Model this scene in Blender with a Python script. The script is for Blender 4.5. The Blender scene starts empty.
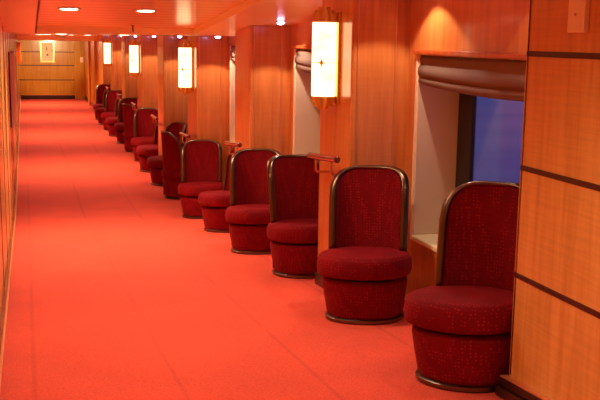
import bpy, bmesh, math, random
from mathutils import Vector, Matrix
random.seed(4)
PI = math.pi
SC = bpy.context.scene
COL = SC.collection

# ------------------------------------------------------------------ layout
XL, XP, XW, XG = -0.17, 1.95, 2.33, 2.60      # left wall, pillar faces, window wall, glass
YB, YE = -2.2, 33.0                            # ends of the corridor
PITCH, PLEN = 2.78, 0.64                       # pillars
Y0, SF = 11.3, 0.0775                            # foot of the carpeted ramp, its slope
YC, SCL, ZC = 9.5, 0.085, 2.125                # ceiling kink
EYE = 2.10

def zf(y):
    w = 0.8                                    # eased foot of the ramp
    d = Y0 - y
    if d <= -w: return 0.0
    if d >= w: return SF * d
    return SF * (d + w) ** 2 / (4 * w)
def zc(y): return ZC + max(0.0, (YC - y) * SCL)
def pillar_y(k): return 5.62 + PITCH * (k - 1)   # near face of pillar k (1 = first whole pillar)
def bay(k): return 3.48 + PITCH * k, 5.62 + PITCH * k

# ------------------------------------------------------------------ materials
def srgb(r, g, b):
    f = lambda c: (c / 255 / 12.92) if c / 255 <= .04045 else ((c / 255 + .055) / 1.055) ** 2.4
    return (f(r), f(g), f(b), 1)
class NT:
    def __init__(s, name):
        s.m = bpy.data.materials.new(name); s.m.use_nodes = True
        s.t = s.m.node_tree; s.t.nodes.clear()
        s.out = s.n('ShaderNodeOutputMaterial')
    def n(s, kind, **kw):
        x = s.t.nodes.new(kind)
        for k, v in kw.items():
            if k.startswith('i_'):
                key = k[2:]
                x.inputs[int(key) if key.isdigit() else key.replace('_', ' ')].default_value = v
            else: setattr(x, k, v)
        return x
    def l(s, a, b): s.t.links.new(a, b)
def principled(name, col, rough=.5, metal=0., coat=0., emit=None, es=0., spec=.5, sheen=0.):
    N = NT(name); p = N.n('ShaderNodeBsdfPrincipled')
    p.inputs['Base Color'].default_value = col; p.inputs['Roughness'].default_value = rough
    p.inputs['Metallic'].default_value = metal; p.inputs['Coat Weight'].default_value = coat
    p.inputs['Coat Roughness'].default_value = .12
    p.inputs['Specular IOR Level'].default_value = spec
    p.inputs['Sheen Weight'].default_value = sheen
    if emit: p.inputs['Emission Color'].default_value = emit; p.inputs['Emission Strength'].default_value = es
    N.l(p.outputs[0], N.out.inputs[0]); N.p = p
    return N
def ramp(N, fac, stops):
    r = N.n('ShaderNodeValToRGB'); e = r.color_ramp.elements
    e[0].position, e[0].color = stops[0]; e[1].position, e[1].color = stops[-1]
    for pos, c in stops[1:-1]:
        x = e.new(pos); x.color = c
    N.l(fac, r.inputs[0]); return r.outputs[0]
def coords(N, scale, loc=(0, 0, 0)):
    g = N.n('ShaderNodeTexCoord'); mp = N.n('ShaderNodeMapping')
    mp.inputs['Scale'].default_value = scale; mp.inputs['Location'].default_value = loc
    N.l(g.outputs['Object'], mp.inputs[0]); return mp.outputs[0]
def mixcol(N, fac, a, b, mode='MIX'):
    m = N.n('ShaderNodeMix', data_type='RGBA', blend_type=mode)
    for src, i in ((fac, 0), (a, 6), (b, 7)):
        if isinstance(src, (int, float, tuple)): m.inputs[i].default_value = src
        else: N.l(src, m.inputs[i])
    return m.outputs[2]

def wood(name, dark, mid, light, rough=.28, coat=.35, figure=.25):
    N = principled(name, mid, rough, coat=coat)
    v = coords(N, (14, 14, .9)); n1 = N.n('ShaderNodeTexNoise', i_Scale=1.6, i_Detail=6, i_Roughness=.6)
    N.l(v, n1.inputs['Vector'])
    base = ramp(N, n1.outputs[0], [(.28, dark), (.5, mid), (.74, light)])
    # figured veneer: fine ripple across the grain
    v2 = coords(N, (3, 3, 70)); n2 = N.n('ShaderNodeTexNoise', i_Scale=1.0, i_Detail=2, i_Roughness=.5, i_Distortion=.6)
    N.l(v2, n2.inputs['Vector'])
    rip = ramp(N, n2.outputs[0], [(.35, (.62, .62, .62, 1)), (.65, (1, 1, 1, 1))])
    N.l(mixcol(N, figure, base, rip, 'MULTIPLY'), N.p.inputs['Base Color'])
    return N.m

M = {}
M['wood'] = wood('cherry_veneer', srgb(206, 142, 62), srgb(222, 160, 78), srgb(234, 176, 94))
M['wood_pillar'] = wood('pillar_veneer', srgb(194, 102, 44), srgb(212, 122, 56), srgb(224, 138, 68), figure=.15)
M['wood_end'] = wood('end_wall_veneer', srgb(176, 122, 26), srgb(196, 140, 36), srgb(208, 154, 46))
M['wood_trim'] = wood('pelmet_wood', srgb(160, 62, 24), srgb(186, 80, 32), srgb(206, 100, 44))
M['rail_wood'] = wood('rail_wood', srgb(92, 26, 14), srgb(120, 38, 20), srgb(140, 52, 28), rough=.2, coat=.6)
M['dark_wood'] = principled('dark_baseboard', srgb(44, 20, 12), .35, coat=.3).m
M['groove'] = principled('groove_inlay', srgb(70, 22, 12), .5).m
def carpet():
    N = principled('red_carpet', srgb(206, 52, 36), .95, spec=.1, sheen=.15)
    v = coords(N, (1, 1, 1)); a = N.n('ShaderNodeTexNoise', i_Scale=120, i_Detail=3); N.l(v, a.inputs['Vector'])
    b = N.n('ShaderNodeTexNoise', i_Scale=2.2, i_Detail=3); N.l(v, b.inputs['Vector'])
    c1 = ramp(N, a.outputs[0], [(.3, srgb(206, 60, 34)), (.7, srgb(236, 86, 54))])
    c2 = ramp(N, b.outputs[0], [(.35, (.86, .86, .86, 1)), (.7, (1, 1, 1, 1))])
    # loom-width seams and faint cross rows
    w = N.n('ShaderNodeTexWave', wave_type='BANDS', bands_direction='X', i_Scale=.5, i_Distortion=.05)
    N.l(v, w.inputs['Vector'])
    s = ramp(N, w.outputs[0], [(0., (.86, .86, .86, 1)), (.006, (1, 1, 1, 1))])
    c = mixcol(N, 1., mixcol(N, 1., c1, c2, 'MULTIPLY'), s, 'MULTIPLY')
    N.l(c, N.p.inputs['Base Color'])
    bp = N.n('ShaderNodeBump', i_Strength=.5, i_Distance=.006); N.l(a.outputs[0], bp.inputs['Height']); N.l(bp.outputs[0], N.p.inputs['Normal'])
    return N.m
M['carpet'] = carpet()
def ceil_mat(name, c, line, rough):
    N = principled(name, c, rough, coat=.15)
    v = coords(N, (1, 1, 1)); w = N.n('ShaderNodeTexWave', wave_type='BANDS', bands_direction='Y', i_Scale=1.6)
    N.l(v, w.inputs['Vector'])
    s = ramp(N, w.outputs[0], [(0., (line, line, line, 1)), (.03, (1, 1, 1, 1))])
    N.l(mixcol(N, 1., c, s, 'MULTIPLY'), N.p.inputs['Base Color'])
    return N.m
M['ceil'] = ceil_mat('lacquered_soffit', srgb(252, 232, 190), 1., .3)
M['tray'] = ceil_mat('slatted_ceiling', srgb(250, 218, 168), .55, .22)
def velvet(name, dark, light):
    N = principled(name, dark, .8, spec=.1, sheen=.12)
    N.p.inputs['Sheen Tint'].default_value = srgb(235, 90, 80); N.p.inputs['Sheen Roughness'].default_value = .4
    v = coords(N, (1, 1, 1)); vo = N.n('ShaderNodeTexVoronoi', i_Scale=62., i_Randomness=.35); N.l(v, vo.inputs['Vector'])
    n = N.n('ShaderNodeTexNoise', i_Scale=7, i_Detail=2); N.l(v, n.inputs['Vector'])
    dots = ramp(N, vo.outputs['Distance'], [(.12, light), (.34, dark)])
    tone = ramp(N, n.outputs[0], [(.3, (.78, .78, .78, 1)), (.7, (1, 1, 1, 1))])
    N.l(mixcol(N, 1., dots, tone, 'MULTIPLY'), N.p.inputs['Base Color'])
    bp = N.n('ShaderNodeBump', i_Strength=.35, i_Distance=.003); N.l(vo.outputs['Distance'], bp.inputs['Height']); N.l(bp.outputs[0], N.p.inputs['Normal'])
    return N.m
M['velvet'] = velvet('burgundy_velvet', srgb(118, 6, 12), srgb(166, 32, 28))
M['gap'] = principled('gap_shade', srgb(22, 5, 6), .9).m  # near black, paints the shade between seat and base
M['bronze'] = principled('dark_bronze', srgb(104, 82, 62), .28, metal=1.).m
M['ring'] = principled('gunmetal_ring', srgb(120, 108, 92), .3, metal=1.).m
M['brass'] = principled('polished_brass', srgb(240, 196, 112), .3, metal=1.).m
M['steel'] = principled('bracket_steel', srgb(206, 150, 110), .3, metal=1.).m
M['strip'] = principled('copper_strip', srgb(226, 150, 96), .35, metal=.6).m
M['cream'] = principled('cream_lining', srgb(240, 212, 168), .6).m
M['sill'] = principled('cream_sill', srgb(244, 224, 164), .45).m
M['plate'] = principled('cream_plate', srgb(250, 226, 186), .5).m
M['winframe'] = principled('dark_window_frame', srgb(46, 38, 36), .5).m
M['white'] = principled('white_enamel', srgb(226, 222, 216), .4).m
M['frame_grey'] = principled('pale_frame', srgb(236, 226, 216), .35, coat=.4).m
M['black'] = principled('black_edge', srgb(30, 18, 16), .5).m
def fabric():
    N = principled('taupe_blind_fabric', srgb(130, 100, 78), .85)
    v = coords(N, (1, 1, 1)); w = N.n('ShaderNodeTexWave', bands_direction='Z', i_Scale=60., i_Distortion=.5); N.l(v, w.inputs['Vector'])
    N.l(ramp(N, w.outputs[0], [(0, srgb(112, 84, 64)), (1, srgb(142, 112, 88))]), N.p.inputs['Base Color'])
    return N.m
M['fabric'] = fabric()
def diffuser():
    N = NT('lit_glass_diffuser'); e = N.n('ShaderNodeEmission')
    g = N.n('ShaderNodeTexCoord'); sx = N.n('ShaderNodeSeparateXYZ'); N.l(g.outputs['Object'], sx.inputs[0])
    n = N.n('ShaderNodeTexNoise', i_Scale=9., i_Detail=3); N.l(g.outputs['Object'], n.inputs['Vector'])
    c = ramp(N, n.outputs[0], [(.3, srgb(255, 206, 136)), (.6, srgb(255, 228, 172))])
    N.l(c, e.inputs[0]); e.inputs[1].default_value = 2.6
    N.l(e.outputs[0], N.out.inputs[0]); return N.m
M['diffuser'] = diffuser()
def emis(name, c, s):
    N = NT(name); e = N.n('ShaderNodeEmission'); e.inputs[0].default_value = c; e.inputs[1].default_value = s
    N.l(e.outputs[0], N.out.inputs[0]); return N.m
M['warm_bulb'] = emis('downlight_lens', srgb(255, 226, 190), 12.)
M['cool_bulb'] = emis('halogen_lens', srgb(206, 196, 255), 24.)
def glass():
    N = NT('window_glass'); t = N.n('ShaderNodeBsdfTransparent', i_Color=(.9, .93, 1, 1)); g = N.n('ShaderNodeBsdfGlossy', i_Roughness=.08)
    f = N.n('ShaderNodeLayerWeight', i_Blend=.12); m = N.n('ShaderNodeMixShader')
    N.l(f.outputs['Facing'], m.inputs[0]); N.l(t.outputs[0], m.inputs[1]); N.l(g.outputs[0], m.inputs[2]); N.l(m.outputs[0], N.out.inputs[0])
    return N.m
M['glass'] = glass()
def sea():
    N = principled('dusk_sea', srgb(120, 150, 210), .6, spec=.2)
    v = coords(N, (.004, .02, 1)); n = N.n('ShaderNodeTexNoise', i_Scale=2., i_Detail=6); N.l(v, n.inputs['Vector'])
    N.l(ramp(N, n.outputs[0], [(.3, srgb(140, 174, 226)), (.7, srgb(190, 206, 236))]), N.p.inputs['Base Color'])
    return N.m
M['sea'] = sea()
def art(name, paper, ink):
    N = principled(name, paper, .6)
    v = coords(N, (1, 1, 1)); n = N.n('ShaderNodeTexNoise', i_Scale=9., i_Detail=4, i_Distortion=1.2); N.l(v, n.inputs['Vector'])
    N.l(ramp(N, n.outputs[0], [(.56, paper), (.68, ink)]), N.p.inputs['Base Color'])
    return N.m
M['art'] = art('faded_print', srgb(246, 232, 190), srgb(214, 186, 130))
M['ink'] = principled('print_ink', srgb(120, 90, 50), .7).m

# ------------------------------------------------------------------ mesh helpers
def box(bm, x0, x1, y0, y1, z0, z1):
    """z may be functions of y: gives boxes that follow the ramp"""
    g = lambda z, y: z(y) if callable(z) else z
    vs = [bm.verts.new((x, y, g(z, y))) for z in (z0, z1) for y in (y0, y1) for x in (x0, x1)]
    for q in ((0, 2, 3, 1), (4, 5, 7, 6), (0, 1, 5, 4), (2, 6, 7, 3), (0, 4, 6, 2), (1, 3, 7, 5)):
        bm.faces.new([vs[i] for i in q])
def tube(bm, pts, r, seg=10, cap=True):
    pts = [Vector(p) for p in pts]; rings = []
    for i, p in enumerate(pts):
        t = (pts[min(i + 1, len(pts) - 1)] - pts[max(i - 1, 0)]).normalized()
        a = t.cross(Vector((0, 0, 1)))
        if a.length < .05: a = t.cross(Vector((1, 0, 0)))
        a.normalize(); b = t.cross(a)
        rr = r[i] if isinstance(r, (list, tuple)) else r
        rings.append([bm.verts.new(p + a * (rr * math.cos(2 * PI * k / seg)) + b * (rr * math.sin(2 * PI * k / seg))) for k in range(seg)])
    for A, B in zip(rings, rings[1:]):
        for k in range(seg): bm.faces.new([A[k], A[(k + 1) % seg], B[(k + 1) % seg], B[k]])
    if cap: bm.faces.new(rings[0][::-1]); bm.faces.new(rings[-1])
def lathe(bm, prof, rx=1., ry=1., n=2., seg=48, c=(0, 0)):
    """prof: (radius, z); super-elliptic plan"""
    rings = []
    for r, z in prof:
        R = []
        for k in range(seg):
            a = 2 * PI * k / seg; ca, sa = math.cos(a), math.sin(a)
            d = (abs(ca) ** n + abs(sa) ** n) ** (-1 / n)
            R.append(bm.verts.new((c[0] + r * rx * ca * d, c[1] + r * ry * sa * d, z)))
        rings.append(R)
    for A, B in zip(rings, rings[1:]):
        for k in range(seg): bm.faces.new([A[k], A[(k + 1) % seg], B[(k + 1) % seg], B[k]])
    bm.faces.new(rings[0][::-1]); bm.faces.new(rings[-1])
def obj(name, bm, mat, parent=None, smooth=False, bevel=0., seg=2):
    bmesh.ops.recalc_face_normals(bm, faces=bm.faces)
    me = bpy.data.meshes.new(name); bm.to_mesh(me); bm.free()
    o = bpy.data.objects.new(name, me); COL.objects.link(o); me.materials.append(mat)
    if smooth:
        for p in me.polygons: p.use_smooth = True
        if smooth != 'all':
            md = o.modifiers.new('split', 'EDGE_SPLIT'); md.split_angle = math.radians(40)
    if bevel:
        md = o.modifiers.new('bevel', 'BEVEL'); md.width = bevel; md.segments = seg; md.limit_method = 'ANGLE'
    if parent: o.parent = parent
    return o
OBJ = obj
def tag(o, label, cat, group=None):
    o['label'] = label; o['category'] = cat
    if group: o['group'] = group
    return o
def thing(name, label, cat, loc=(0, 0, 0), group=None):
    o = bpy.data.objects.new(name, None); COL.objects.link(o); o.location = loc
    return tag(o, label, cat, group)
def struct(o, cat='wall'): o['kind'] = 'structure'; return o
def dup(root):
    r = root.copy(); COL.objects.link(r)
    for ch in list(root.children):
        c = ch.copy(); COL.objects.link(c); c.parent = r
        for g in list(ch.children):
            d = g.copy(); COL.objects.link(d); d.parent = c
    return r
B = bmesh.new

# ------------------------------------------------------------------ shell
bm = B()
ys = [YB] + [Y0 - .8 + .1 * i for i in range(17)] + [YE + .05]
vs = [[bm.verts.new((x, y, zf(y) - dz)) for x in (XL - .1, XW + .05)] for dz in (0, .15) for y in ys]
n = len(ys)
for i in range(n - 1):
    bm.faces.new([vs[i][0], vs[i][1], vs[i + 1][1], vs[i + 1][0]])
    bm.faces.new([vs[n + i][0], vs[n + i + 1][0], vs[n + i + 1][1], vs[n + i][1]])
    for s in (0, 1): bm.faces.new([vs[i][s], vs[i + 1][s], vs[n + i + 1][s], vs[n + i][s]])
for i in (0, n - 1): bm.faces.new([vs[i][0], vs[i][1], vs[n + i][1], vs[n + i][0]])
struct(obj('floor', bm, M['carpet']))

# left wall with upright panel joints
bm = B(); box(bm, XL - .1, XL, YB, YC, lambda y: zf(y) - .1, lambda y: zc(y) + .15); box(bm, XL - .1, XL, YC, YE, -.05, ZC + .15)
wl = struct(obj('wall_left', bm, M['wood']))
bm = B()
for i in range(27):
    y = -1.5 + i * 1.29
    box(bm, XL - .01, XL + .003, y, y + .022, zf(y), zc(y) - .01)
obj('panel_joint', bm, M['groove'], wl)
bm = B(); box(bm, XL, XL + .028, YB, Y0, lambda y: zf(y) if y < Y0 else zf(y), lambda y: zf(y) + .10); box(bm, XL, XL + .028, Y0, YE - .03, lambda y: zf(y) - .01, lambda y: zf(y) + .10)
struct(obj('baseboard_left', bm, M['rail_wood'], bevel=.006))
bm = B(); tube(bm, [(XL + .03, YB, zf(YB) + .105), (XL + .03, Y0 - .4, zf(Y0 - .4) + .105), (XL + .03, Y0 + .6, zf(Y0 + .6) + .105), (XL + .03, YE - .05, .105)], .008, 8)
struct(obj('trim_1', bm, M['strip'], smooth=True))

# end wall
bm = B(); box(bm, XL - .1, XW + .1, YE, YE + .1, -.05, ZC + .1)
we = struct(obj('wall_end', bm, M['wood_end']))
bm = B()
for z in (.62, 1.10, 1.545): box(bm, XL, XP, YE - .004, YE + .01, z, z + .03)
obj('groove_line', bm, M['groove'], we)
bm = B(); box(bm, XL + .03, XP, YE - .03, YE, 0, .13)
struct(obj('baseboard_end', bm, M['dark_wood'], bevel=.006))
bm = B(); box(bm, XL + .03, XP, YE - .035, YE - .001, .13, .145)
struct(obj('trim_2', bm, M['strip']))
bm = B(); box(bm, 1.62, 1.95, YE - .09, YE, 0, 1.955)
struct(obj('trim_3', bm, M['wood_end'], bevel=.01))
# wall behind the viewpoint
bm = B(); box(bm, XL - .1, XW + .1, YB - .1, YB, zf(YB) - .1, zc(YB) + .2)
struct(obj('wall_back', bm, M['wood']))

# ceiling: side soffits, recessed slatted tray over the ramp, flat part, lower far part
TL, TR, TD = .12, 1.63, .06
bm = B()
up = lambda d: (lambda y: zc(y) + d)
box(bm, XL - .1, TL, YB, YC, up(0), up(.2)); box(bm, TR, XG + .1, YB, YC, up(0), up(.2))
box(bm, XL - .1, XG + .1, YC, 27., up(0), up(.2))
box(bm, XL - .1, XG + .1, 27., YE + .1, 1.965, ZC + .2)
ce = struct(obj('ceiling', bm, M['ceil']))
bm = B(); box(bm, TL, TR, YB, YC, up(TD), up(.2))
obj('tray', bm, M['tray'], ce)
bm = B(); box(bm, TL - .012, TL + .004, YB, YC, up(-.004), up(.012))
obj('shade_band', bm, M['groove'], ce)  # dark strip painted in as the shadow of the ceiling step
bm = B(); box(bm, XL, XP, YE - .06, YE, 1.93, 1.965)
struct(obj('trim_4', bm, M['rail_wood']))

# right side ------------------------------------------------------
NB = 8
bm = B()
jam = .17
for k in range(NB):
    a, b = bay(k)
    for y0, y1 in ((a, a + jam), (b - jam, b)): box(bm, XW, XG + .1, y0, y1, lambda y: zf(y) - .05, zc)
    box(bm, XW, XG + .1, a + jam, b - jam, 2.02, zc)
    box(bm, XW, XG + .1, a + jam, b - jam, lambda y: zf(y) - .05, .86 if k < 1 else .86)
box(bm, XP, XG + .1, bay(NB - 1)[1], YE, -.05, ZC)
wr = struct(obj('wall_right', bm, M['wood_pillar']))

yb = bay(NB - 1)[1]
bm = B(); box(bm, XP - .02, XP, yb, YE - .1, -.005, .12)
struct(obj('baseboard_right', bm, M['dark_wood'], bevel=.004))
for i_, y_ in enumerate((27.3, 29.9)):
    bm = B(); box(bm, XP - .06, XP + .01, y_, y_ + .5, .0, ZC if y_ < 26 else 1.97)
    struct(obj('trim_%d' % (20 + i_), bm, M['wood_end'], bevel=.008))

# first (nearest) wall panel, running towards the viewer
bm = B(); box(bm, XP, XG + .1, YB, bay(0)[0], lambda y: zf(y) - .05, zc)
wn = struct(obj('wall_right', bm, M['wood'], bevel=.008))
bm = B()
for z in (.70 - .0, 1.144, 1.596, 2.058, 2.52):
    if z < 1.: continue
    box(bm, XP - .003, XP + .01, YB, bay(0)[0] - .012, z - .011, z + .011)
obj('groove_line', bm, M['groove'], wn)
bm = B(); box(bm, XP - .003, XP + .004, bay(0)[0] - .024, bay(0)[0] - .016, lambda y: zf(y) + .1, zc)
obj('edge_strip', bm, M['rail_wood'], wn)
bm = B()
box(bm, XP - .045, XP, YB, bay(0)[0] + .03, lambda y: zf(y) - .0, lambda y: zf(y) + .045)
box(bm, XP - .03, XP, YB, bay(0)[0] + .015, lambda y: zf(y) + .045, lambda y: zf(y) + .085)
box(bm, XP, XW, bay(0)[0], bay(0)[0] + .02, lambda y: zf(y), lambda y: zf(y) + .085)
struct(obj('baseboard_right', bm, M['dark_wood'], bevel=.006))
bm = B(); box(bm, XP - .03, XP, YB, bay(0)[0] + .015, lambda y: zf(y) + .085, lambda y: zf(y) + .091)
struct(obj('trim_5', bm, M['strip']))

# pillars
for k in range(1, NB):
    y = pillar_y(k)
    bm = B(); box(bm, XP, XW + .02, y, y + PLEN, lambda t: zf(t) - .03, zc)
    p = struct(obj('pillar', bm, M['wood_pillar'], bevel=.012, seg=3))
    for x in (XP + .035, XP + .285):
        bm = B(); box(bm, x, x + .008, y - .004, y + .01, lambda t: zf(y) + .1, lambda t: zc(y))
        obj('edge_strip', bm, M['strip'], p)
    bm = B(); box(bm, XP - .012, XW, y - .012, y + PLEN + .012, lambda t: zf(t), lambda t: zf(t) + .085)
    obj('plinth', bm, M['dark_wood'], p, bevel=.004)

# windows, pelmets, blinds
where = ['nearest the viewer', 'just past the nearest lamp', 'between second pillar and second lamp', 'just past the second lamp',
         'fifth from the viewer', 'just past the third lamp', 'seventh from the viewer', 'last before the end wall']
for k in range(NB):
    a, b = bay(k); a += jam; b -= jam
    bm = B(); F = .20
    box(bm, XG, XG + .03, a, a + F, .86, 2.02); box(bm, XG, XG + .03, b - F, b, .86, 2.02)
    box(bm, XG, XG + .03, a + F, b - F, 1.92, 2.02); box(bm, XG, XG + .03, a + F, b - F, .86, .96)
    w = struct(obj('window_%d' % (k + 1), bm, M['winframe'], bevel=.004))
    bm = B(); box(bm, XG + .012, XG + .018, a + F, b - F, .96, 1.92); obj('pane', bm, M['glass'], w)
    bm = B()
    for y0, y1 in ((a, a + .012), (b - .012, b)): box(bm, XW - .004, XG, y0, y1, .90, 2.02)
    obj('reveal', bm, M['cream'], w)
    bm = B()
    for y0, y1 in ((a - .03, a), (b, b + .03)): box(bm, XW - .012, XW + .004, y0, y1, .86, 2.02)
    obj('architrave', bm, M['cream'], w, bevel=.004)
    bm = B(); box(bm, XW - .02, XG, a + .012, b - .012, .862, .90); obj('sill', bm, M['sill'], w, bevel=.012, seg=3)
    bm = B()
    for j in range(12): lathe(bm, [(.004, 0), (.004, .001)], seg=8) if False else box(bm, XG - .004, XG, b - .03, b - .022, 1.0 + j * .075, 1.008 + j * .075)
    obj('rivet', bm, M['bronze'], w)
    bm = B(); a2, b2 = bay(k)
    box(bm, XW - .03, XW, a - .04, b + .04, 2.02, 2.05)
    struct(obj('trim_%d' % (k + 6), bm, M['wood_trim'], bevel=.008, seg=3))
    # roman blind: drawn up into soft folds
    t = thing('roman_blind', 'raised taupe roman blind in the window bay ' + where[k], 'blind', (0, (a + b) / 2, 2.02), 'raised blinds in the window bays')
    bm = B(); prof = [(.02, 0), (.030, -.03), (.022, -.055), (.040, -.08), (.040, -.115), (.028, -.135), (.018, -.12), (.03, -.142), (.036, -.165), (.012, -.18)]
    L = (b - a) / 2 - .014; rows = []
    for i in range(13):
        s = i / 6 - 1; sag = .028 * (1 - s * s)
        rows.append([[bm.verts.new((XW - .005 + off - (x - .03), s * L, z * (1 + .0) - sag * (-z / .18))) for x, z in prof] for off in (0, .012)])
    for r0, r1 in zip(rows, rows[1:]):
        for h in (0, 1):
            for j in range(len(prof) - 1): bm.faces.new([r0[h][j], r1[h][j], r1[h][j + 1], r0[h][j + 1]])
        for j in (0, -1): bm.faces.new([r0[0][j], r1[0][j], r1[1][j], r0[1][j]])
    for r in (rows[0], rows[-1]):
        for j in range(len(prof) - 1): bm.faces.new([r[0][j], r[0][j + 1], r[1][j + 1], r[1][j]])
    obj('folded_fabric', bm, M['fabric'], t, smooth='all')
    bm = B(); box(bm, XW + .004, XW + .03, -L, L, -.012, -.001); obj('head_rail', bm, M['wood_trim'], t)

# sea outside
bm = B(); box(bm, 4, 900, -900, 900, -14.2, -14)
struct(obj('sea', bm, M['sea']))
bm = B(); box(bm, XG + .05, XG + .12, YB, YE, -.6, -.2)
bm.free()

# ------------------------------------------------------------------ chairs
KZ = .893
def make_chair(label):
    def obj(name, bm, *a, **k):
        for v in bm.verts: v.co.z *= KZ
        return OBJ(name, bm, *a, **k)
    t = thing('tub_chair', label, 'chair', (0, 0, 0), 'burgundy tub chairs along the window wall')
    bm = B(); lathe(bm, [(.96, 0), (1.0, .006), (1.0, .024), (.955, .032)], .234, .234, 2.2); obj('base_ring', bm, M['ring'], t, smooth=True)
    bm = B(); lathe(bm, [(.87, .028), (.895, .05), (.96, .16), (1.0, .245), (.985, .272), (.93, .28)], .25, .25, 2.25); obj('base', bm, M['velvet'], t, smooth='all')
    bm = B(); lathe(bm, [(1, .275), (1, .31)], .222, .222, 2.2); obj('shade_band', bm, M['gap'], t, smooth=True)  # recessed band, its shade put into the colour
    bm = B(); lathe(bm, [(.90, .295), (.965, .303), (.995, .325), (1.0, .36), (.985, .40), (.94, .428), (.84, .44), (.5, .446), (.01, .447)], .278, .272, 2.3, c=(0, -.012))
    obj('seat_cushion', bm, M['velvet'], t, smooth='all')
    # wrap-around back
    H, zb, S, T = .98, .05, 28, 22
    def top(s):
        u = max(0., (abs(s) - .25) / .75); return H - .19 * (1 - math.sqrt(max(0., 1 - u * u)))
    def pt(s, z, inner):
        q = max(0., min(1., (z - .05) / (H - .05))); e = q * q * (3 - 2 * q) if False else q
        W = .234 + .008 * e; D = .238 - .085 * e; yc = .008 + .105 * e ** 1.25
        if inner: W -= .036; D -= .048; yc -= .004
        ph = s * math.radians(82)
        return Vector((W * math.sin(ph) / math.sin(math.radians(82)) if False else W * math.sin(ph), yc + D * math.cos(ph), z))
    zin = .40
    bm = B(); G = {}
    for h in (0, 1):
        z0 = zb if h == 0 else zin
        for i in range(S + 1):
            s = 2 * i / S - 1; zt = top(s) - (.0 if h == 0 else .0)
            for j in range(T + 1):
                G[h, i, j] = bm.verts.new(pt(s, z0 + (zt - z0) * j / T, h))
    for h in (0, 1):
        for i in range(S):
            for j in range(T): bm.faces.new([G[h, i, j], G[h, i + 1, j], G[h, i + 1, j + 1], G[h, i, j + 1]])
    for i in range(S): bm.faces.new([G[0, i, T], G[0, i + 1, T], G[1, i + 1, T], G[1, i, T]])
    for i in (0, S):
        for j in range(T): bm.faces.new([G[0, i, j], G[0, i, j + 1], G[1, i, j + 1], G[1, i, j]])
    for i in range(S): bm.faces.new([G[0, i, 0], G[0, i + 1, 0], G[1, i + 1, 0], G[1, i, 0]])
    back = obj('backrest', bm, M['velvet'], t, smooth=True)
    # padded inner panel, proud of the shell
    # metal rim
    path = []
    for j in range(10): path.append((-1, .43 + (top(-1) - .43) * j / 10))
    for i in range(41): s = -1 + 2 * i / 40; path.append((s, top(s)))
    for j in range(9, -1, -1): path.append((1, .43 + (top(1) - .43) * j / 10))
    bm = B(); R = []
    P = [(pt(s, z, 0), pt(s, z, 1)) for s, z in path]
    for i, (o_, n_) in enumerate(P):
        a = P[max(i - 1, 0)]; c = P[min(i + 1, len(P) - 1)]
        tan = (c[0] + c[1] - a[0] - a[1]).normalized(); acr = (n_ - o_).normalized()
        nor = tan.cross(acr).normalized()
        mid = (o_ + n_) / 2
        if nor.dot(mid - Vector((0, .1, .62))) < 0: nor = -nor
        hw = (n_ - o_).length / 2 + .004
        prof = [(-1, -.006), (-1, .006), (-.7, .013), (0, .016), (.7, .013), (1, .006), (1, -.006)]
        R.append([bm.verts.new(mid + acr * (hw * u) + nor * w) for u, w in prof])
    for A, C in zip(R, R[1:]):
        for q in range(len(A)): bm.faces.new([A[q], A[(q + 1) % len(A)], C[(q + 1) % len(A)], C[q]])
    bm.faces.new(R[0]); bm.faces.new(R[-1])
    obj('metal_rim', bm, M['bronze'], t, smooth='all')
    return t
def place_chair(o, x, y, yaw):
    """yaw: degrees from facing the viewer's end of the corridor towards the left wall"""
    sl = (zf(y + .2) - zf(y - .2)) / .4
    m = Matrix.Rotation(math.atan(sl), 4, 'X') @ Matrix.Rotation(-math.radians(yaw), 4, 'Z')
    o.rotation_euler = m.to_euler(); o.location = (x, y, zf(y) + .001)
CH = [  # x, y, yaw, label
    (1.91, 3.77, 60, 'nearest burgundy velvet tub chair, beside the near wood panel and below the blue window'),
    (1.905, 5.14, 32, 'burgundy velvet tub chair backed against the pillar carrying the nearest lit lamp'),
    (1.985, 6.70, -8, 'burgundy tub chair partly hidden by the pillar with the short handrail and nearest lamp'),
    (1.925, 7.95, 15, 'burgundy tub chair fourth from the viewer, backed against the plain second pillar'),
    (1.965, 9.48, 80, 'burgundy tub chair turned sideways, only its seat showing left of the fourth chair'),
    (1.945, 10.79, 11, 'burgundy tub chair sixth from the viewer, facing forward under the second lit lamp'),
    (1.97, 12.45, -98, 'burgundy tub chair turned to the window, its smooth side showing past the sixth chair'),
    (1.95, 13.62, 66, 'burgundy tub chair with seat turned to the aisle, behind the seventh chair'),
    (1.95, 15.05, 80, 'burgundy tub chair seen side on, ninth from the viewer, seat jutting into the aisle'),
    (2.0, 16.36, 12, 'burgundy tub chair with broad back facing forward below the third lit lamp'),
    (1.99, 17.75, -108, 'bright red side of a tub chair turned to the window beyond the third lit lamp'),
    (1.97, 19.18, 22, 'burgundy tub chair facing forward, twelfth from the viewer'),
    (1.93, 20.60, 55, 'burgundy tub chair angled to the aisle, thirteenth from the viewer'),
    (1.93, 21.95, 25, 'burgundy tub chair below the farthest lit wall lamp'),
    (1.92, 23.40, 50, 'burgundy tub chair second last along the window wall'),
    (1.94, 24.74, 20, 'burgundy tub chair farthest from the viewer, last before the end wall'),
]
c0 = None
for x, y, yaw, lab in CH:
    if c0 is None: c0 = o = make_chair(lab)
    else: o = dup(c0); o['label'] = lab
    place_chair(o, x, y, yaw)

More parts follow.
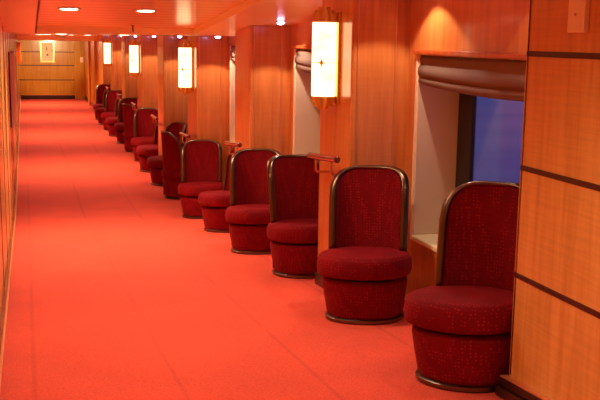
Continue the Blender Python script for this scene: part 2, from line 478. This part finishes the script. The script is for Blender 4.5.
# ------------------------------------------------------------------ wall lamps
def make_sconce(label):
    t = thing('wall_lamp', label, 'lamp', (0, 0, 0), 'lit wall lamps on the pillars')   # local: front = -X, centre of the glass at the origin
    hz, r = .235, .078
    bm = B(); box(bm, .072, .09, -.07, .07, -.29, .30); obj('back_plate', bm, M['brass'], t, bevel=.004)
    bm = B(); box(bm, -.02, .075, -.02, .02, .236, .262); obj('arm', bm, M['brass'], t)
    bm = B(); box(bm, -.02, .075, -.02, .02, -.262, -.236); obj('arm', bm, M['brass'], t)
    bm = B(); lathe(bm, [(r - .004, -hz), (r, -hz + .004), (r, hz - .004), (r - .004, hz)], seg=32); obj('glass_shade', bm, M['diffuser'], t, smooth=True)
    for top in (1, -1):
        bm = B(); k = 1 if top > 0 else .85
        prof = [(.074, hz + .001), (.074, hz + .05 * k), (.060, hz + .052 * k), (.060, hz + .078 * k), (.038, hz + .08 * k), (.036, hz + .096 * k), (.015, hz + .098 * k)]
        lathe(bm, [(a_, top * z_) for a_, z_ in prof], seg=72)
        for v in bm.verts:
            f_ = 1 + .07 * math.cos(12 * math.atan2(v.co.y, v.co.x)); v.co.x *= f_; v.co.y *= f_
        obj('crown' if top > 0 else 'finial', bm, M['brass'], t, smooth=True)
    bm = B(); A0 = math.radians(242)          # towards the aisle and the viewer
    c = Vector((r * math.cos(A0), r * math.sin(A0), -.02)) * 1.0; nrm = Vector((math.cos(A0), math.sin(A0), 0)); tg = Vector((-math.sin(A0), math.cos(A0), 0))
    for q in range(8):
        a_ = q * PI / 4; L = .040 if q % 2 == 0 else .02; w_ = .007
        d = tg * math.cos(a_) + Vector((0, 0, 1)) * math.sin(a_); e = -tg * math.sin(a_) + Vector((0, 0, 1)) * math.cos(a_)
        p = c + nrm * .004; v = [bm.verts.new(x_) for x_ in (p + e * w_, p - e * w_, p + d * L - nrm * .001, p + nrm * .008)]
        bm.faces.new([v[0], v[2], v[3]]); bm.faces.new([v[3], v[2], v[1]]); bm.faces.new([v[0], v[1], v[2]])
    tube(bm, [((r + .002) * math.cos(2 * PI * i / 32), (r + .002) * math.sin(2 * PI * i / 32), -.02) for i in range(33)], .0022, 6)
    obj('star_ornament', bm, M['brass'], t)
    return t
LZ = {1: 1.975, 3: 1.745, 5: 1.715, 7: 1.715}
LT = {1: 'lit cylindrical glass wall lamp with brass crown nearest the viewer', 3: 'lit wall lamp second from the viewer, above the sixth chair',
      5: 'lit wall lamp third from the viewer along the pillars', 7: 'farthest lit wall lamp, beside the end wall'}
s0 = None
for k in (1, 3, 5, 7):
    if s0 is None: s0 = o = make_sconce(LT[k])
    else: o = dup(s0); o['label'] = LT[k]
    o.location = (XP - .09, pillar_y(k) + .29, LZ[k])

# ------------------------------------------------------------------ short handrails on the pillar faces
def make_rail(label):
    t = thing('handrail', label, 'handrail', (0, 0, 0), 'short handrails on the pillars')
    bm = B(); tube(bm, [(-.11, -.285, 0), (-.11, -.28, 0), (-.11, .305, 0), (-.11, .31, 0)], [.016, .022, .022, .016], 16)
    obj('rail', bm, M['rail_wood'], t, smooth=True)
    for y in (-.16, .17):
        bm = B(); tube(bm, [(-.11, y, -.02), (-.11, y, -.09), (-.104, y, -.10), (0, y, -.103)], .0075, 8)
        b = obj('bracket', bm, M['steel'], t, smooth=True)
        bm = B(); lathe(bm, [(.022, 0), (.022, .006)], seg=16)
        for v in bm.verts: v.co = Vector((-v.co.z, y + v.co.y, -.103 + v.co.x))
        obj('rosette', bm, M['steel'], b)
    return t
ordn = ['first', 'second', 'third', 'fourth', 'fifth', 'sixth', 'seventh']
r0 = None
for k in range(1, NB):
    lab = ['short round wooden handrail on brackets under the nearest lit lamp', 'short wooden handrail on the plain second pillar',
           'short wooden handrail below the second lit lamp', 'short wooden handrail on the fourth pillar', 'short wooden handrail below the third lit lamp',
           'short wooden handrail on the sixth pillar', 'short wooden handrail below the farthest lit lamp'][k - 1]
    if r0 is None: r0 = o = make_rail(lab)
    else: o = dup(r0); o['label'] = lab
    y = pillar_y(k) + .19
    o.location = (XP, y, zf(y) + .925); o.rotation_euler = (math.atan((zf(y + .2) - zf(y - .2)) / .4), 0, 0)

# ------------------------------------------------------------------ ceiling lights
def light(name, kind, loc, energy, col, **kw):
    d = bpy.data.lights.new(name, kind); d.energy = energy; d.color = col
    for k, v in kw.items(): setattr(d, k, v)
    o = bpy.data.objects.new(name, d); COL.objects.link(o); o.location = loc; return o
def make_downlight(r, bulb, name, label, group):
    t = thing(name, label, 'ceiling light', (0, 0, 0), group)
    bm = B(); lathe(bm, [(r * 1.3, -.001), (r * 1.28, -.008), (r * 1.02, -.010), (r * 1.0, -.002)], seg=28); obj('trim_ring', bm, M['white'] if r > .05 else M['steel'], t, smooth=True)
    bm = B(); dz = .004 if r > .05 else .02
    lathe(bm, [(r * .95, -.008), (r * .8, -.008 - dz * .6), (r * .4, -.008 - dz)], seg=24); obj('lens', bm, bulb, t)
    return t
tilt = math.atan(-SCL)
ROWS = [(-.5, 'r'), (2.4, 'r'), (5.2, 'r'), (7.95, 'v'), (9.75, 'f'), (15.4, 'f'), (20.8, 'f'), (25.6, 'f'), (30.2, 'f')]  # last row is added, out of view, to brighten the end wall
PWR = {-.5: 26, 2.4: 28, 5.2: 36, 7.95: 58, 9.75: 82, 15.4: 125, 20.8: 125, 25.6: 125, 30.2: 130}
d0 = None
for y, kind in ROWS:
    for x, side in ((.36, 'left'), (.97, 'right')):
        lab = {'r': 'round white ceiling downlight over the upper ramp, on the %s row' % side,
               'v': 'round lit ceiling downlight, %s one of the two seen in the slatted ceiling' % side,
               'f': 'round ceiling downlight on the flat far ceiling, on the %s row' % side}[kind]
        if d0 is None: d0 = o = make_downlight(.072, M['warm_bulb'], 'downlight', lab, 'round downlights over the aisle')
        else: o = dup(d0); o['label'] = lab
        z = zc(y) + (TD if y < YC else 0) if y < 27 else 1.965
        o.location = (x, y, z); o.rotation_euler = (tilt if y < YC else 0, 0, 0)
        s = light('downlight_beam', 'SPOT', (x, y, z - .03), PWR[y] * (1.25 if side == 'left' else .75), (1., .80, .60), spot_size=math.radians(136), spot_blend=.8, shadow_soft_size=.06)
        s.parent = o; s.matrix_parent_inverse = Matrix.Identity(4); s.location = (0, 0, -.03)
h0 = None
for k in range(NB):
    a, b = bay(k)
    for y, end in ((a + .40, 'near'), (b - .38, 'far')):
        lab = 'halogen spot at the %s end of the bay %s' % (end, where[k])
        if h0 is None: h0 = o = make_downlight(.034, M['cool_bulb'], 'halogen_spot', lab, 'small halogen spots in the soffit')
        else: o = dup(h0); o['label'] = lab
        o.location = (2.13, y, zc(y)); o.rotation_euler = (tilt if y < YC else 0, 0, 0)
        s = light('halogen_beam', 'SPOT', (0, 0, -.035), 11, (1., .84, .72), spot_size=math.radians(108), spot_blend=.25, shadow_soft_size=.02)
        s.parent = o

# ------------------------------------------------------------------ small things
# lit print on the end wall and the spotlight aimed at it
t = thing('framed_print', 'cream print in a thin gold frame, lit on the end wall', 'picture', (.757, YE, 1.555))
bm = B()
for x0, x1, z0, z1 in ((-.22, .22, .31, .335), (-.22, .22, -.335, -.31), (-.22, -.195, -.31, .31), (.195, .22, -.31, .31)): box(bm, x0, x1, -.03, 0, z0, z1)
obj('frame', bm, M['brass'], t)
bm = B(); box(bm, -.195, .195, -.018, -.002, -.31, .31); pr = obj('print', bm, M['art'], t)
bm = B(); box(bm, -.02, .03, -.0195, -.0175, -.12, -.06); box(bm, -.03, -.0, -.0195, -.0175, .05, .16); obj('motif', bm, M['ink'], pr)
t = thing('spotlight', 'small white ceiling spotlight aimed at the lit print on the end wall', 'spotlight', (1.0, 26.98, 2.06))
bm = B(); box(bm, -.13, -.03, -.12, .0, -.04, .045); obj('housing', bm, M['frame_grey'], t, bevel=.01)
bm = B(); tube(bm, [(-.03, -.06, -.02), (.02, -.06, -.02), (.09, -.06, -.02)], [.03, .045, .045], 16); obj('head', bm, M['white'], t, smooth=True)
s = light('print_beam', 'SPOT', (.9, 29.6, 1.93), 260, (1., .78, .45), spot_size=math.radians(50), spot_blend=.6, shadow_soft_size=.05)
s.rotation_euler = (Vector((.757, YE, 1.45)) - Vector(s.location)).to_track_quat('-Z', 'Y').to_euler()
# notice frame on the left wall
t = thing('framed_board', 'pale framed board on the left wall, seen almost edge on', 'frame', (XL, 12.6, 1.46))
bm = B(); box(bm, 0, .06, -.9, .9, -.43, .43); obj('frame', bm, M['frame_grey'], t, bevel=.006)
bm = B(); box(bm, .059, .063, -.84, .84, -.37, .37); obj('board_face', bm, M['art'], t)
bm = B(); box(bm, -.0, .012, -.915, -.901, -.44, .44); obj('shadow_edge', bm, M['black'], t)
t = thing('wall_box', 'small wooden box on the left wall near the end of the corridor', 'box', (XL, 26.0, 1.66))
bm = B(); box(bm, 0, .10, -.3, .3, -.25, .25); obj('box_body', bm, M['wood_trim'], t, bevel=.006)
bm = B(); box(bm, .10, .106, -.25, .25, -.2, .2); obj('box_door', bm, M['wood'], t)
# narrow cream plate high on the near panel
t = thing('wall_plate', 'narrow cream plate mounted high on the near wood panel', 'plate', (XP, 3.095, 2.375))
bm = B(); box(bm, -.022, 0, -.055, .055, -.235, .235); obj('plate_body', bm, M['plate'], t, bevel=.004)
bm = B()
for z in (-.17, .17): tube(bm, [(-.0225, 0, z), (-.0255, 0, z)], .006, 10)
obj('screw', bm, M['steel'], t)
t = thing('light_switch', 'small pale switch plate at the right of the end wall', 'switch', (1.86, YE - .09, 1.31))
bm = B(); box(bm, -.05, .05, -.012, 0, -.09, .09); obj('switch_plate', bm, M['plate'], t, bevel=.004)
bm = B(); box(bm, -.015, .015, -.018, -.012, -.03, .03); obj('rocker', bm, M['white'], t)
# sprinkler head in the flat ceiling
y = 9.2
t = thing('sprinkler', 'small dark sprinkler head hanging at the far edge of the slatted ceiling', 'sprinkler', (1.0, y, zc(y) + TD))
bm = B(); lathe(bm, [(.022, -.001), (.02, -.006)], seg=16); obj('rosette', bm, M['bronze'], t)
bm = B(); tube(bm, [(0, 0, -.004), (0, 0, -.05), (0, 0, -.065)], [.008, .008, .004], 10); obj('nozzle', bm, M['bronze'], t)
bm = B(); lathe(bm, [(.015, -.065), (.015, -.068)], seg=16); obj('deflector', bm, M['bronze'], t)

# ------------------------------------------------------------------ world
w = bpy.data.worlds.new('dusk'); SC.world = w; w.use_nodes = True; nt = w.node_tree; nt.nodes.clear()
o_ = nt.nodes.new('ShaderNodeOutputWorld'); bg = nt.nodes.new('ShaderNodeBackground'); tc = nt.nodes.new('ShaderNodeTexCoord'); sx = nt.nodes.new('ShaderNodeSeparateXYZ'); rp = nt.nodes.new('ShaderNodeValToRGB')
nt.links.new(tc.outputs['Generated'], sx.inputs[0]); nt.links.new(sx.outputs[2], rp.inputs[0]); nt.links.new(rp.outputs[0], bg.inputs[0]); nt.links.new(bg.outputs[0], o_.inputs[0])
rp.color_ramp.elements[0].color = srgb(118, 146, 190); rp.color_ramp.elements[1].color = srgb(70, 104, 170); rp.color_ramp.elements[1].position = .6
bg.inputs[1].default_value = .62

# ------------------------------------------------------------------ camera
f, vp, rho = 950., (23., 35.), .016
v = Vector(((vp[0] - 300) / f, (vp[1] - 200) / f, 1)).normalized()       # corridor direction in camera axes (x right, y down, z forward)
n_ = v.cross(Vector((1, rho, 0))).normalized()
if n_.y > 0: n_ = -n_
r_ = v.cross(-n_)
if r_.x < 0: r_ = -r_
# rows of R: world axes expressed in camera axes
R = Matrix((r_, v, n_))
m = Matrix((R @ Vector((1, 0, 0)), R @ Vector((0, -1, 0)), R @ Vector((0, 0, -1)))).transposed()
cam = bpy.data.cameras.new('camera'); co = bpy.data.objects.new('camera', cam); COL.objects.link(co)
co.matrix_world = Matrix.Translation((0, 0, EYE)) @ m.to_4x4()
cam.sensor_width = 36; cam.lens = f / 600 * 36; cam.clip_start = .02; cam.clip_end = 3000
SC.camera = co
SC.view_settings.view_transform = 'Standard'; SC.view_settings.look = 'None'; SC.view_settings.gamma = 1; SC.view_settings.use_curve_mapping = False
SC.view_settings.exposure = 0.17
